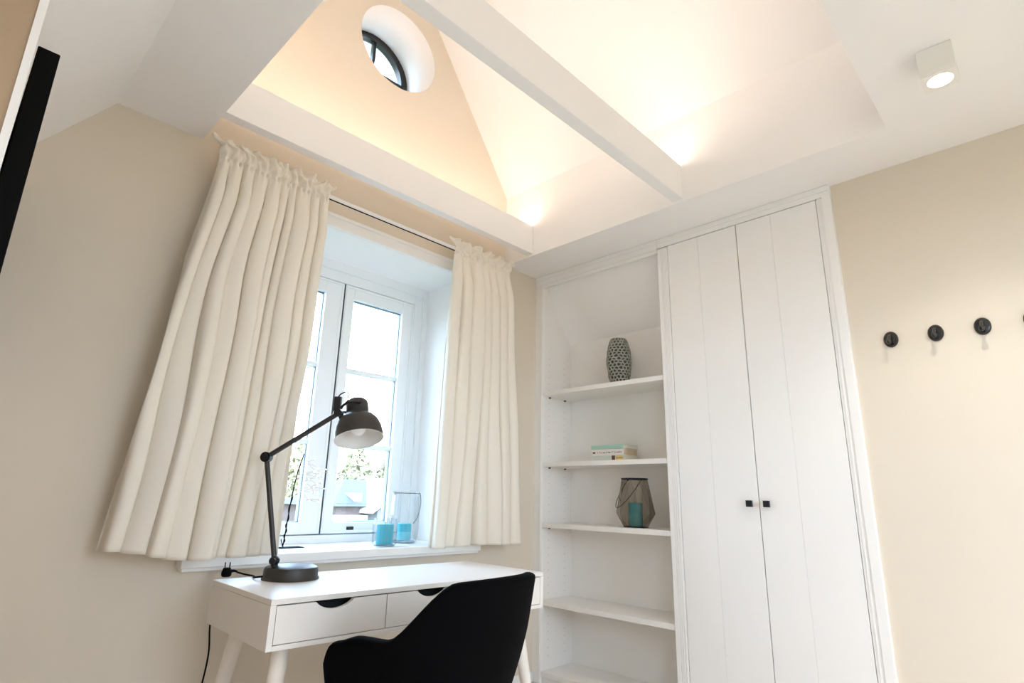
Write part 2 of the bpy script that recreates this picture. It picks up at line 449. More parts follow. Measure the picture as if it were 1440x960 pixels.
casement(-1.660, -1.193, -1.600, -1.297)
MB().box(-1.1935, -1.1845, YW - .0015, YW + .05, .79, 2.104).build('casement_gap', M['gasket'], win)
MB().box(-1.045, -1.005, YW - .010, YW - .0045, .806, .822, .002).box(-1.04, -1.024, YW - .016, YW - .01, .809, .819, .002) \
    .build('casement_catch', M['wire'], win)
# moulded casing around the opening and the window board
cas = MB()
cas.box(WX0 - .07, WX1 + .07, -.018, -.001, WZ1 - .001, WZ1 + .068, .003)
cas.box(WX0 - .07, WX0, -.018, -.001, .75, WZ1 - .001, .003); cas.box(WX1, WX1 + .07, -.018, -.001, .75, WZ1 - .001, .003)
cas.box(WX0 - .07, WX1 + .07, -.024, -.018, WZ1 + .05, WZ1 + .068, .002)
structure(cas.build('trim_2', M['lacquer']))
sill = MB()
sill.box(WX0 + .001, WX1 - .001, -.02, YW - .001, .7421, .748)
sill.box(-1.925, -.478, -.062, -.001, .712, .748, .004)
sill.box(-1.918, -.486, -.050, -.001, .700, .713, .003)
structure(sill.build('trim_3', M['lacquer']))

# ------------------------------------------------------------------ round window in the gable
rw = structure(MB().lathe([(.243, 0), (.212, 0), (.205, .008), (.205, .05), (.243, .05), (.243, 0)], 64, (HX - .004, .27, HZ + .022), (0, 1, 0))
               .build('window_2', M['black'], smooth=40))
b = MB(); c = (HX - .004, HZ + .022)
b.box(c[0] - .009, c[0] + .009, .282, .312, c[1] - .206, c[1] + .206)
b.build('glazing_bar', M['black'], rw)
MB().box(c[0] - .206, c[0] + .206, .282, .312, c[1] - .009, c[1] + .009).build('glazing_bar', M['black'], rw)
MB().lathe([(.0001, 0), (.206, 0), (.206, .004), (.0001, .004)], 48, (c[0], .294, c[1]), (0, 1, 0)).build('pane', M['glazing'], rw)

# ------------------------------------------------------------------ bookcase
BD = .28; BL, BR = -.064, -.905
bc = thing('bookcase', 'white built-in open bookcase with adjustable shelves beside the window wall', 'bookcase', (0, 0, 0))
m = MB()
m.box(0, .02, BL, -.001, 0, 2.3395)
m.box(-.004, -.0002, -.060, -.046, 0.0, 2.335, .0012)
m.build('stile', M['lacquer'], bc)
MB().box(-.002, .02, -.9055, -.001, 2.34, H - .001).box(-.008, -.0022, -.9055, -.001, 2.372, H - .001, .002) \
    .box(.0, .016, BR, BL, 2.318, 2.34, .003).build('top_rail', M['lacquer'], bc)
MB().box(.02, BD + .012, BL, BL + .018, .03, 2.33).build('side_panel', M['shelfwhite'], bc)
MB().box(.02, BD + .012, BR - .018, BR, .03, 2.33).build('side_panel', M['shelfwhite'], bc)
MB().box(BD, BD + .01, BR, BL, .03, 1.99).build('back_panel', M['shelfwhite'], bc)
MB().prism([(.022, 2.345), (BD + .01, 1.975), (BD + .02, 1.99), (.03, 2.362)], BR, BL, 'y').build('sloped_panel', M['white'], bc)
MB().box(.012, .03, BR, BL, 0, .036).build('plinth', M['lacquer'], bc)
for zt in (1.628, 1.196, .845, .424, .060):
    MB().box(.003, BD - .001, BR + .001, BL - .001, zt - .026, zt, .0015).build('shelf', M['shelfwhite'], bc)
ph = MB()
for k in range(44):
    z = .13 + k * .041
    for x in (.065, .215):
        if x > .2 and z > 1.86: continue
        if any(abs(z - zt + .013) < .022 for zt in (1.628, 1.196, .845, .424, .06)): continue
        ph.lathe([(.0001, 0), (.0022, 0), (.0022, .001)], 8, (x, BL - .0012, z), (0, 1, 0))
o = ph.build('shelf_pin_holes', M['pinhole'], bc); o['kind'] = 'stuff'
for zt in (1.628, 1.196, .845, .424):
    for x in (.065, .215):
        MB().lathe([(.0001, 0), (.0042, 0), (.0042, .012), (.0001, .012)], 10, (x, BL - .0125, zt - .031), (0, 1, 0)).build('shelf_pin', M['wire'], bc)

# ------------------------------------------------------------------ wardrobe
wd = thing('wardrobe', 'white built-in wardrobe with two tall boarded doors and black square knobs', 'wardrobe', (0, -1.35, 0))
oy = 1.35
m = MB()
m.box(0, .44, -.967 + oy, -.925 + oy, 0, 2.34); m.box(0, .0195, -.9249 + oy, -.9065 + oy, 0, 2.34)
for a in (-.962, -.951, -.940): m.box(-.003, -.0002, a + oy, a + .006 + oy, 0, 2.338, .0012)
m.box(-.004, -.0002, -.931 + oy, -.909 + oy, 0, 2.338, .0015)
m.build('stile', M['lacquer'], wd)
MB().box(0, .44, -1.793 + oy, -1.731 + oy, 0, 2.345, .002).box(-.006, -.0002, -1.793 + oy, -1.757 + oy, 0, 2.370, .002) \
    .box(-.003, -.0002, -1.748 + oy, -1.741 + oy, 0, 2.345, .001).build('stile', M['lacquer'], wd)
MB().box(0, .44, -1.793 + oy, -.9065 + oy, 2.347, H - .001).box(-.006, -.0002, -1.793 + oy, -.9065 + oy, 2.372, H - .001, .002) \
    .build('top_rail', M['lacquer'], wd)
MB().box(.02, .44, -1.731 + oy, -.967 + oy, 0, .06).build('plinth', M['lacquer'], wd)
MB().box(.024, .030, -1.731 + oy, -.967 + oy, .06, 2.347).build('dark_gap', M['dark'], wd)
def wdoor(y0, y1, ym, yk):
    d = MB().box(.008, .022, y0 + oy, y1 + oy, .07, 2.344).build('door', M['lacquer'], wd)
    MB().box(.002, .0079, y0 + oy, ym - .0003 + oy, .07, 2.344, .0013).build('board', M['lacquer'], d)
    MB().box(.002, .0079, ym + .0003 + oy, y1 + oy, .07, 2.344, .0013).build('board', M['lacquer'], d)
    k = MB(); k.box(-.012, .003, yk - .006 + oy, yk + .006 + oy, .977, .989, .001); k.box(-.026, -.012, yk - .0135 + oy, yk + .0135 + oy, .969, .997, .0015)
    kk = k.build('knob', M['knob'], d); kk['label'] = 'black square knob'
wdoor(-1.3485, -.9695, -1.145, -1.314); wdoor(-1.7285, -1.3525, -1.522, -1.390)

# ------------------------------------------------------------------ wall hooks
def make_hook(y, lab):
    t = thing('wall_hook', lab, 'hook', (.02, y, 1.642), group='black wall hooks in a row')
    MB().lathe([(.0001, -.0005), (.026, -.0005), (.026, .004), (.0225, .009), (.013, .011), (.0001, .011)], 28, (0, 0, 0), (-1, 0, 0)).stretch(2, 1.28).build('wall_plate', M['hook'], t, smooth=35)
    m = MB(); pts = catmull([(-.008, 0, .014), (-.024, 0, .010), (-.038, 0, -.004), (-.050, 0, -.016)], 6)
    m.tube(pts, [.0062] * len(pts), 10)
    m.build('arm', M['hook'], t, smooth=50)
    MB().sphere((-.052, 0, -.018), .0108, 16, (.7, .9, 1.15)).build('tip', M['hook'], t, smooth=50)
for y, lab in ((-1.936, 'black round wall hook nearest the wardrobe'), (-2.086, 'second black round wall hook from the wardrobe'),
               (-2.230, 'third black round wall hook from the wardrobe'), (-2.371, 'black round wall hook cut by the right picture edge')):
    make_hook(y, lab)

# ------------------------------------------------------------------ ceiling spots
def spot(x, y, lab, energy):
    t = thing('ceiling_spot', lab, 'spotlight', (x, y, H - .0005), group='square ceiling spots')
    a = .047
    m = MB().box(-a, a, -a, a, -.085, 0, .002)
    m.box(-a, -.034, -a, a, -.100, -.085); m.box(.034, a, -a, a, -.100, -.085)
    m.box(-.034, .034, -a, -.034, -.100, -.085); m.box(-.034, .034, .034, a, -.100, -.085)
    m.build('housing', M['spotwhite'], t)
    MB().lathe([(.047, -.0995), (.034, -.0995), (.031, -.088), (.031, -.0855)], 32).build('reflector_ring', M['spotwhite'], t, smooth=40)
    MB().lathe([(.0001, -.0925), (.018, -.092), (.030, -.090), (.030, -.086)], 28).build('lens', M['spotlens'], t, smooth=60)
    l = bpy.data.lights.new('spot_beam', 'SPOT'); l.energy = energy; l.spot_size = radians(118); l.spot_blend = .8
    l.shadow_soft_size = .022; l.color = (1.0, .95, .88)
    lo = bpy.data.objects.new('spot_beam', l); COL.objects.link(lo); lo.parent = t; lo.location = (0, 0, -.108)
SPOT = 8.5
spot(-.627, -2.29, 'white square ceiling spot lit above the row of wall hooks', SPOT)
spot(-.627, -3.45, 'white square ceiling spot added out of view for fill light nearer the rear wall', SPOT)  # unseen spot, added to brighten the room
spot(-1.85, -2.75, 'white square ceiling spot added out of view for fill light above the camera side', SPOT * 4.6)  # unseen, added as stronger fill for the left side
spot(-1.85, -3.85, 'white square ceiling spot added out of view for fill light in the rear left', SPOT * 4.6)  # unseen, a second strong fill added further back

# ------------------------------------------------------------------ curtain rod and curtains
ROD_Y, ROD_Z = -.100, 2.318
rod = thing('curtain_rod', 'slim white curtain rod above the window carrying both cream curtains', 'curtain rod', (-1.2, ROD_Y, ROD_Z))
MB().tube([(-.845, 0, 0), (.835, 0, 0)], .0105, 16).build('rod_tube', M['rod'], rod, smooth=40)
MB().box(-.84, .83, -.0035, .0035, -.0125, -.0100).build('rod_dark_strip', M['blackmatt'], rod)  # thin black strip along the underside of the rod
for x in (-.72, .74):
    MB().box(x - .008, x + .008, .005, .098, -.006, .006, .001).box(x - .014, x + .014, .094, .0995, -.03, .03, .001).build('bracket', M['rod'], rod)

def smooth01(t): t = max(0, min(1, t)); return t * t * (3 - 2 * t)
def curtain(name, label, left, right, zb, ybot, nf, seed, zt=2.366):
    """left/right: edge x as function of height fraction (0 at the rod, 1 at the hem)"""
    r = random.Random(seed)
    wid = [r.uniform(.65, 1.45) for _ in range(nf)]
    amp = [(.70 + .30 * (w - .65) / .8) * r.uniform(.75, 1.1) for w in wid]
    keep = [r.choice((1.0, 1.1, .9, .35)) for _ in range(nf)]
    lean = [r.uniform(-.35, .35) for _ in range(nf)]
    cum = [0]
    for w in wid: cum.append(cum[-1] + w)
    cum = [c / cum[-1] for c in cum]
    ph = [r.uniform(0, 6.28) for _ in range(12)]
    ZP = 2.283                         # seam under the rod pocket, where the cloth is pinched
    def fold(u):
        for k in range(nf):
            if u <= cum[k + 1] or k == nf - 1:
                return k, (u - cum[k]) / (cum[k + 1] - cum[k])
    def fn(u, v):
        zb_u = zb(u)
        if v < .16: z = zt + (ZP - zt) * (v / .16); t = 0.0
        else: t = ((v - .16) / .84) ** 1.3; z = ZP + (zb_u - ZP) * t
        uu = u + (.018 * sin(4.2 * t + ph[0] + 5 * u) + .010 * sin(9 * t + ph[1] + 11 * u)) * smooth01(t * 2.5)
        k, q = fold(min(max(uu, 0), 1))
        s = max(0.0, sin(pi * min(max(q + lean[k] * .25 * sin(pi * q), 0), 1))) ** .62
        below = smooth01(t / .13); low = smooth01((t - .12) / .75)
        a = amp[k] * (1 - low + low * keep[k])
        head = smooth01((z - 2.335) / .025); pock = smooth01((z - ZP - .004) / .014)
        pinch = math.exp(-((z - ZP) / .012) ** 2)
        A = .026 + .034 * below + .022 * low
        d = A * a * s * (1 - .35 * pinch)
        d += low * (.014 * sin(2 * pi * u * nf / 2.7 + ph[1]) + .006 * sin(2 * pi * u * nf / 1.6 + ph[2]) + .010)
        # crumpled rod pocket with slanting tucks, and the loose frill above it
        d += pock * (1 - head) * (.009 * sin(2 * pi * u * nf * 1.15 + ph[3] + 50 * (z - ZP)) + .004 * sin(2 * pi * u * nf * 1.9 + ph[4] - 70 * (z - ZP)))
        d += pinch * .0045 * sin(2 * pi * u * nf * 2.1 + ph[5])
        d += head * (.014 * sin(2 * pi * u * nf * .9 + ph[6]) + .004 * sin(2 * pi * u * nf * 1.9 + ph[7]))
        z += head * (.007 * sin(2 * pi * u * nf * .8 + ph[8]) + .003 * sin(2 * pi * u * nf * 1.6 + ph[9]))
        # fine puckers running down from the pinch
        pk = math.exp(-max(0, ZP - z) / .05) * (1 - pock)
        d += pk * .0035 * sin(2 * pi * u * nf * 2.1 + ph[5])
        x0, x1 = left(t, head), right(t, head)
        fw = (x1 - x0) * (cum[k + 1] - cum[k])
        x = x0 + (x1 - x0) * u - fw * (.20 + .06 * low) * sin(2 * pi * q) * a * below + fw * lean[k] * .5 * s * below
        x += pock * .004 * sin(90 * (z - ZP) + 14 * u + ph[10])
        y = -.112 + (ybot(u) + .012 - .112 + .1) * 0 - max(d, -.002)
        y += ((ybot(u) - (-.100)) * smooth01(t)) if t > 0 else 0
        if z > 2.30: y = min(y, ROD_Y - .0135)
        return (x, y, z)
    o = MB().grid(fn, nf * 32, 170).build(name, M['cloth'], smooth=180,
        mods=(('SOLIDIFY', dict(thickness=.0022, offset=0)),))
    return tag(o, label, 'curtain', 'cream curtains at the window')
curtain('curtain', 'wide cream curtain gathered on the rod left of the window, flared hem',
        lambda t, h: -2.050 - .028 * smooth01(t * 3) - .118 * t ** 1.3 - .045 * h,
        lambda t, h: -1.568 - .030 * smooth01(t * 2.5) - .022 * smooth01((t - .4) * 1.7) + .025 * h,
        lambda u: .790 - .034 * smooth01(u * 2.2) - .004 * u, lambda u: -.070 - .045 * smooth01(u * 2.5), 10, 3)
curtain('curtain', 'narrower cream curtain right of the window beside the bookcase',
        lambda t, h: -.806 - .080 * t ** .9 - .040 * h,
        lambda t, h: -.372 + .085 * t ** .7 + .050 * h,
        lambda u: .747 - .004 * sin(9 * u), lambda u: -.100, 7, 11)

# ------------------------------------------------------------------ desk
DL, DD, DT, DB = 1.150, .506, .685, .547
dk = thing('desk', 'white desk with three cut-out drawers and round splayed legs under the window', 'desk', (-1.283, -.437, 0), radians(-1.6))
hx, hy = DL / 2, DD / 2
MB().box(-hx, hx, -hy, hy, DT - .016, DT, .0015).build('desktop', M['desk'], dk)
MB().box(-hx, -hx + .018, -hy + .001, hy - .001, DB, DT - .0165, .001).build('side_panel', M['desk'], dk)
MB().box(hx - .018, hx, -hy + .001, hy - .001, DB, DT - .0165, .001).build('side_panel', M['desk'], dk)
MB().box(-hx + .018, hx - .018, -hy + .001, hy - .001, DB, DB + .014, .001).build('bottom_panel', M['desk'], dk)
MB().box(-hx + .018, hx - .018, hy - .016, hy - .001, DB + .014, DT - .0165).build('back_panel', M['desk'], dk)
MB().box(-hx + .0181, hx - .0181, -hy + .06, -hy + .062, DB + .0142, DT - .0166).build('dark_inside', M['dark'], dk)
dw = (DL - .036) / 3
for k in range(3):
    x0 = -hx + .018 + k * dw + .0018; x1 = x0 + dw - .0036; xm = (x0 + x1) / 2; z0, z1 = DB + .0165, DT - .0195
    cut = [(xm - .064 + .128 * i / 16, z1 - .024 * (1 - ((i - 8) / 8) ** 2) ** .8) for i in range(17)]
    poly = [(x0, z1), (x0, z0), (x1, z0), (x1, z1)] + cut[::-1]
    m = MB(); n = len(poly)
    bm = bmesh.new()
    fr = [bm.verts.new((x, -hy + .002, z)) for x, z in poly]; f = bm.faces.new(fr)
    r = bmesh.ops.extrude_face_region(bm, geom=[f])
    bmesh.ops.translate(bm, vec=(0, .015, 0), verts=[v for v in r['geom'] if isinstance(v, bmesh.types.BMVert)])
    bmesh.ops.triangulate(bm, faces=[f for f in bm.faces if len(f.verts) > 4])
    d = MB().bm(bm).build('drawer', M['desk'], dk)
for sx, sy in ((-1, -1), (1, -1), (-1, 1), (1, 1)):
    top = Vector((sx * (hx - .085), sy * (hy - .085), DB)); bot = Vector((sx * (hx - .005), sy * (hy - .02), 0.0))
    if sy > 0: bot = Vector((sx * (hx - .005), sy * (hy - .01), 0.0))
    dv = (bot - top)
    MB().tube([top, top + dv * .5, bot], [.027, .0225, .0165], 20).build('leg', M['leg'], dk, smooth=50)

# ------------------------------------------------------------------ desk lamp
lp = thing('desk_lamp', 'dark grey metal desk lamp with bell shade standing on the white desk', 'lamp', (-1.632, -.300, DT + .0005))
O = Vector((-1.632, -.300, DT + .0005))
MB().lathe([(.0001, 0), (.098, 0), (.0985, .004), (.094, .010), (.093, .030), (.089, .040), (.080, .045), (.0001, .0455)], 56)\
    .build('base', M['lampgrey'], lp, smooth=35)
piv = Vector((-1.699, -.301, .750)) - O; elb = Vector((-1.7523, -.2465, 1.108)) - O; j2 = Vector((-1.577, -.425, 1.277)) - O
FW = Vector((.714, .700, 0))
m = MB(); m.tube([piv + Vector((.004, 0, -.035)), piv], .012, 12); m.sphere(piv, .0175, 16)
m.tube([piv - FW * .022, piv + FW * .022], .0115, 14)
m.build('base_joint', M['black'], lp, smooth=40)
MB().tube([piv, elb], .0092, 14).build('lower_arm', M['lampgrey'], lp, smooth=40)
m = MB(); m.tube([elb - FW * .014, elb + FW * .014], .0185, 22); m.tube([elb - FW * .021, elb + FW * .021], .010, 12)
m.build('elbow_joint', M['black'], lp, smooth=40)
MB().tube([elb, j2], .0092, 14).build('upper_arm', M['lampgrey'], lp, smooth=40)
rc = Vector((-1.5174, -.4859, 1.182)) - O; HS = .92            # centre of the shade opening
vw = (Vector((-2.669, -2.404, .982)) - O - rc).normalized()
rt = Vector((R[0][0], R[0][1], 0)).normalized(); vh = Vector((vw.x, vw.y, 0)).normalized()
nrm = (Vector((0, 0, -1)) + rt * .15 + vh * .30).normalized()   # the shade opens down, leaning back to the arm
up = -nrm
def hs_(pr): return [(r_ * HS, h_ * HS) for r_, h_ in pr]
shade = MB().lathe(hs_([(.0985, 0), (.0975, .006), (.0970, .022), (.093, .050), (.082, .077), (.066, .096), (.053, .105), (.0475, .108), (.0475, .112), (.046, .116)]), 56, rc, up)
shade.build('shade', M['lampgrey'], lp, smooth=45)
MB().lathe(hs_([(.0968, .0005), (.0945, .022), (.090, .049), (.078, .073), (.060, .091), (.030, .102), (.0001, .104)]), 56, rc, up).lathe(hs_([(.0986, -.0004), (.0966, -.0004)]), 56, rc, up)\
    .build('shade_lining', M['lampwhite'], lp, smooth=60)
MB().lathe(hs_([(.0462, .114), (.0465, .152), (.0440, .166), (.036, .174), (.020, .178), (.0001, .179)]), 40, rc, up).build('shade_cap', M['lampgrey'], lp, smooth=40)
bc0 = rc + up * .046
MB().sphere(bc0, .031, 20).lathe(hs_([(.014, .06), (.014, .105)]), 16, rc, up).build('bulb', M['bulb'], lp, smooth=60)
capc = rc + up * .134
sd_ = (j2 - capc); sd_ -= up * sd_.dot(up); sd_.normalize(); cr = up.cross(sd_).normalized()
m = MB()
jb = j2 + Vector((.004, 0, .014))
for sg in (-1, 1):
    m.tube([jb + cr * sg * .012, capc + sd_ * .042 + cr * sg * .046, capc - sd_ * .002 + cr * sg * .047], [.0055, .006, .006], 8)
    m.tube([capc + cr * sg * .040, capc + cr * sg * .054], .0095, 14)
m.build('shade_fork', M['black'], lp, smooth=40)
RT = Vector((.70, -.714, 0)); m = MB(); m.tube([j2 - FW * .018, j2 + FW * .018], .0145, 18)
bl = [j2 + RT * x_ + FW * y_ + Vector((0, 0, z_)) for z_ in (.006, .062) for x_, y_ in ((-.020, -.009), (.004, -.009), (.004, .009), (-.020, .009))]
m.add(bl, [(0, 3, 2, 1), (4, 5, 6, 7), (0, 1, 5, 4), (1, 2, 6, 5), (2, 3, 7, 6), (3, 0, 4, 7)])
m.tube([j2 + RT * .008 + Vector((0, 0, -.004)), j2 + RT * .014 + Vector((0, 0, -.036))], [.0105, .006], 10)
m.build('head_joint', M['black'], lp, smooth=40)
MB().tube(catmull([j2 + RT * -.010 + Vector((0, 0, .058)), j2 + RT * .002 + Vector((0, 0, .074)), j2 + RT * .026 + Vector((0, 0, .080)), rc + up * .163 + sd_ * .034, rc + up * .155 + sd_ * .036], 8), .0024, 6)\
    .build('shade_cable', M['blackmatt'], lp, smooth=60)
cab = catmull([(-.088, .020, .012), (-.105, .060, .006), (-.085, .115, .0035), (-.10, .150, .006), (-.125, .168, .014)], 8)
MB().tube(cab, .0032, 8).build('base_cable', M['blackmatt'], lp, smooth=60)

# plug resting on the back corner of the desk, its own cable running off behind the desk
pg = thing('plug', 'black mains plug lying at the back left corner of the desk', 'plug', (-1.790, -.125, DT + .0005))
MB().lathe([(.0001, 0), (.013, 0), (.0165, .004), (.0175, .014), (.015, .022), (.012, .03), (.0001, .031)], 18).build('plug_body', M['blackmatt'], pg, smooth=40)
MB().tube([(-.006, .004, .03), (-.007, .004, .049)], .0022, 8).tube([(.007, -.003, .03), (.0075, -.003, .049)], .0022, 8).build('pin', M['wire'], pg)
MB().tube([(.012, -.002, .018), (.024, -.006, .019), (.034, -.008, .016)], [.006, .0045, .0035], 8).build('cord_guard', M['blackmatt'], pg, smooth=40)
o = MB().tube(catmull([(-1.778, -.012, .56), (-1.781, -.02, .50), (-1.776, -.03, .42), (-1.782, -.03, .33), (-1.80, -.03, .2), (-1.79, -.03, .06), (-1.74, -.04, .006), (-1.6, -.06, .005)], 8), .0032, 8)\
    .build('power_cord', M['blackmatt'], smooth=60)
tag(o, 'thin black cord hanging down the wall behind the left end of the desk', 'cord')

# ------------------------------------------------------------------ chair
CH = dict(W=.2783, D=.2354, F=.135, Hb=.763, Ha=.6181, zl=.335)
ch = thing('armchair', 'black velvet shell armchair pushed up to the white desk', 'chair', (-1.4723, -.9392, 0), .1538)
def shell(t, v):
    s = abs(t); sg = 1 if t >= 0 else -1; q = max(0, (s - .5) / .5)
    if s < .5:
        a = s / .5 * pi / 2; x = CH['W'] * sin(a) ** 1.06; y = -CH['D'] * cos(a)
    else:
        x = CH['W'] * (1 + .10 * q); y = CH['F'] * q
    w = smooth01((s - .235) / .19)
    h = (CH['Hb'] + .010 * max(0, 1 - (s / .26) ** 2)) * (1 - w) + CH['Ha'] * w - .02 * smooth01((s - .6) / .3)
    e = max(0, (s - .88) / .12); h -= .05 * e * e
    z = CH['zl'] + (h - CH['zl']) * v
    k = .805 + .195 * (1 - (1 - min(1, (z - CH['zl']) / .30)) ** 1.6)
    lean = .0617 * max(0, (z - .42)) / .34 * (1 - smooth01((s - .2) / .3))
    return Vector((sg * x * k, y * k - lean, z))
TH = .044
def chair_pt(u, v):
    t = -1 + 2 * u
    def at(vv):
        p = shell(t, vv)
        g = shell(min(t + .01, 1), vv) - shell(max(t - .01, -1), vv); nn = Vector((-g.y, g.x, 0)).normalized()
        return p, nn
    taper = 1 - .55 * smooth01((abs(t) - .93) / .07)
    th = TH * taper
    if v < .42: p, nn = at(v / .42 * .97); return p
    if v > .58: p, nn = at((1 - v) / .42 * .97); return p + nn * th
    p, nn = at(.97); a = (v - .42) / .16 * pi; top = shell(t, 1).z - p.z
    return p + nn * th * .5 * (1 - cos(a)) + Vector((0, 0, max(.008, top) * sin(a)))
m = MB(); m.grid(chair_pt, 81, 44)
m.build('shell_back', M['velvet'], ch, smooth=180)
bm = bmesh.new(); bmesh.ops.create_cube(bm, size=1)
for v in bm.verts: v.co = Vector((v.co.x * .40, v.co.y * .42 + .04, .385 + v.co.z * .10))
bmesh.ops.bevel(bm, geom=bm.edges[:], offset=.045, segments=4, affect='EDGES', profile=.5)
MB().bm(bm).build('seat_cushion', M['velvet'], ch, smooth=180)
MB().box(-.17, .17, -.13, .19, .300, .336, .01).build('under_frame', M['black'], ch)
for sx, sy in ((-1, -1), (1, -1), (-1, 1), (1, 1)):
    MB().tube([(sx * .15, sy * .15 + .01, .305), (sx * .225, sy * .215 + .01, 0)], [.016, .010], 14).build('leg', M['black'], ch, smooth=50)

# ------------------------------------------------------------------ things on the shelves
def honeycomb(z0, hgt, rows, cols, prof):
    bm = bmesh.new(); cache = {}
    jr = random.Random(5)
    def rad(f):
        for (a, ra), (b_, rb) in zip(prof, prof[1:]):
            if a <= f <= b_:
                t = (f - a) / (b_ - a); t = t * t * (3 - 2 * t); return ra + (rb - ra) * t
        return prof[-1][1]
    def vert(i2, j3):
        """lattice vertex: i2 in half columns, j3 in thirds of a row"""
        key = (i2 % (2 * cols), j3)
        if key not in cache:
            f = max(0, min(1, j3 / (3.0 * rows)))
            edge = j3 <= 0 or j3 >= 3 * rows
            a = 2 * pi * (i2 + jr.uniform(-.45, .45)) / (2 * cols)
            fz = f if edge else max(.01, min(.99, f + jr.uniform(-.36, .36) / (3 * rows) * 2))
            r = rad(fz) * (1 + jr.uniform(-.03, .03))
            cache[key] = bm.verts.new((r * cos(a), r * sin(a), z0 + hgt * fz))
        return cache[key]
    for j in range(rows):
        for i in range(cols):
            c2 = 2 * i + (j % 2); b3 = 3 * j
            ring = [vert(c2, b3 - 1), vert(c2 + 1, b3), vert(c2 + 1, b3 + 2), vert(c2, b3 + 3), vert(c2 - 1, b3 + 2), vert(c2 - 1, b3)]
            try: f = bm.faces.new(ring)
            except ValueError: continue
    bm.normal_update()
    r = bmesh.ops.inset_individual(bm, faces=bm.faces[:], thickness=.0042, depth=0.0)
    keep = set(r['faces'])
    inner = [f for f in bm.faces if len(f.verts) == 6]
    bmesh.ops.delete(bm, geom=inner, context='FACES')
    return bm
prof = [(0, .052), (.25, .068), (.5, .0755), (.72, .070), (.9, .058), (1, .046)]
vz = thing('vase', 'grey green ceramic vase with pierced coral texture on the top shelf', 'vase', (.135, -.545, 1.6285))
MB().bm(honeycomb(.002, .285, 16, 17, prof)).build('pierced_body', M['ceramic'], vz, smooth=60,
    mods=(('SOLIDIFY', dict(thickness=.006, offset=-1)), ('SUBSURF', dict(levels=1, render_levels=1))))
MB().lathe([(.0001, .004)] + [(r - .0085, .004 + .278 * f) for f, r in prof], 36).build('inner_liner', M['ceramicin'], vz, smooth=60)

def book(name, lab, z, h, ln, dp, rz, cov, pages, loc):
    t = thing(name, lab, 'book', (loc[0], loc[1], z), rz, 'books stacked on the second shelf')
    m = MB(); c = .0016
    m.box(0, dp, -ln / 2, ln / 2, 0, c); m.box(0, dp, -ln / 2, ln / 2, h - c, h); m.box(0, c * 1.2, -ln / 2, ln / 2, c, h - c)
    m.build('cover', cov, t)
    MB().box(c * 1.3, dp - .004, -ln / 2 + .003, ln / 2 - .003, c, h - c).build('pages', pages, t)
    return t
zs = 1.1965
b1 = book('book', 'pale green spined book at the bottom of the small stack on the shelf', zs, .030, .218, .150, radians(-3), M['covergrey'], M['paper'], (.070, -.495))
MB().box(-.0006, .0002, -.052, -.030, .001, .029).build('spine_band', M['brownink'], b1)
MB().box(-.0006, .0002, -.106, -.055, .003, .027).build('spine_patch', M['yellow'], b1)
MB().box(-.0008, .0002, -.104, -.058, .013, .0155).build('spine_rule', M['brownink'], b1)
zs += .0305
b2 = book('book', 'white spined book with dark lettering in the middle of the stack', zs, .036, .214, .146, radians(1), M['coverwhite'], M['papertan'], (.072, -.495))
ln = MB(); rr = random.Random(4); y = .098
ln.box(-.0006, .0002, .084, .102, .013, .021)
y = .070
for word in (1, 9, 1, 6):
    for k in range(word):
        hh = rr.choice((.006, .008, .011)); 
        ln.box(-.0006, .0002, y - .0016, y, .013, .013 + hh); ln.box(-.0006, .0002, y - .006, y - .0016, rr.choice((.013, .018)), rr.choice((.0148, .0198)))
        y -= .0085
    y -= .007
ln.build('spine_lettering', M['ink'], b2)['kind'] = 'stuff'
zs += .0365
b3 = book('book', 'mint green book on top of the small stack', zs, .022, .222, .150, radians(-1), M['mint'], M['paper'], (.068, -.493))

# smoked lantern
LZ = .8455
la = thing('lantern', 'faceted smoked glass lantern with a teal candle on the third shelf', 'lantern', (.128, -.630, LZ))
def ring(r, z, ph, n=6): return [(r * cos(2 * pi * (i + ph) / n), r * sin(2 * pi * (i + ph) / n), z) for i in range(n)]
n = 6; A = ring(.066, .004, .25); B_ = ring(.108, .072, .75); C_ = ring(.070, .252, .25)
vs = A + B_ + C_; fs = []
for i in range(n):
    j = (i + 1) % n
    fs += [(i, j, n + i), (n + i, j, n + j), (n + i, n + j, 2 * n + j), (n + i, 2 * n + j, 2 * n + i)]
m = MB(); m.add(vs, fs); m.add(A, [tuple(range(n))]); m.build('glass_body', M['smoked'], la)
m = MB()
for i in range(n):
    j = (i + 1) % n
    for p_, q_ in ((A[i], B_[i]), (A[j], B_[i]), (B_[i], C_[i]), (B_[i], C_[j])): m.tube([p_, q_], .0007, 5)
m.build('glass_edges', M['edge'], la)
MB().tube([*[(.070 * cos(t * pi / 12), .070 * sin(t * pi / 12), .2535) for t in range(25)]], .0042, 8, cap=False).build('rim', M['wire'], la, smooth=60)
MB().lathe([(.0001, 0), (.066, 0), (.067, .005), (.0001, .006)], 6, ph=2 * pi * .25 / 6).build('base_plate', M['wire'], la)
MB().lathe([(.0001, .0065), (.038, .0065), (.038, .125), (.034, .128), (.0001, .126)], 32).build('candle', M['tealdark'], la, smooth=40)
MB().tube([(0, 0, .126), (.001, 0, .138)], .0012, 6).build('wick', M['wick'], la)
rv, fv = Vector((.535, -.845, 0)), Vector((-.845, -.535, 0))
ha = (rv * .51 + fv * .86).normalized(); hb = (rv * -.86 + fv * .51).normalized()
m = MB()
m.tube([ha * .073 * cos(pi * k / 24) + (hb * .112 + Vector((0, 0, -.150))) * sin(pi * k / 24) ** .9 + Vector((0, 0, .250)) for k in range(25)], .0019, 6)
for sg in (-1, 1): m.sphere(tuple(ha * .073 * sg + Vector((0, 0, .250))), .0055, 10)
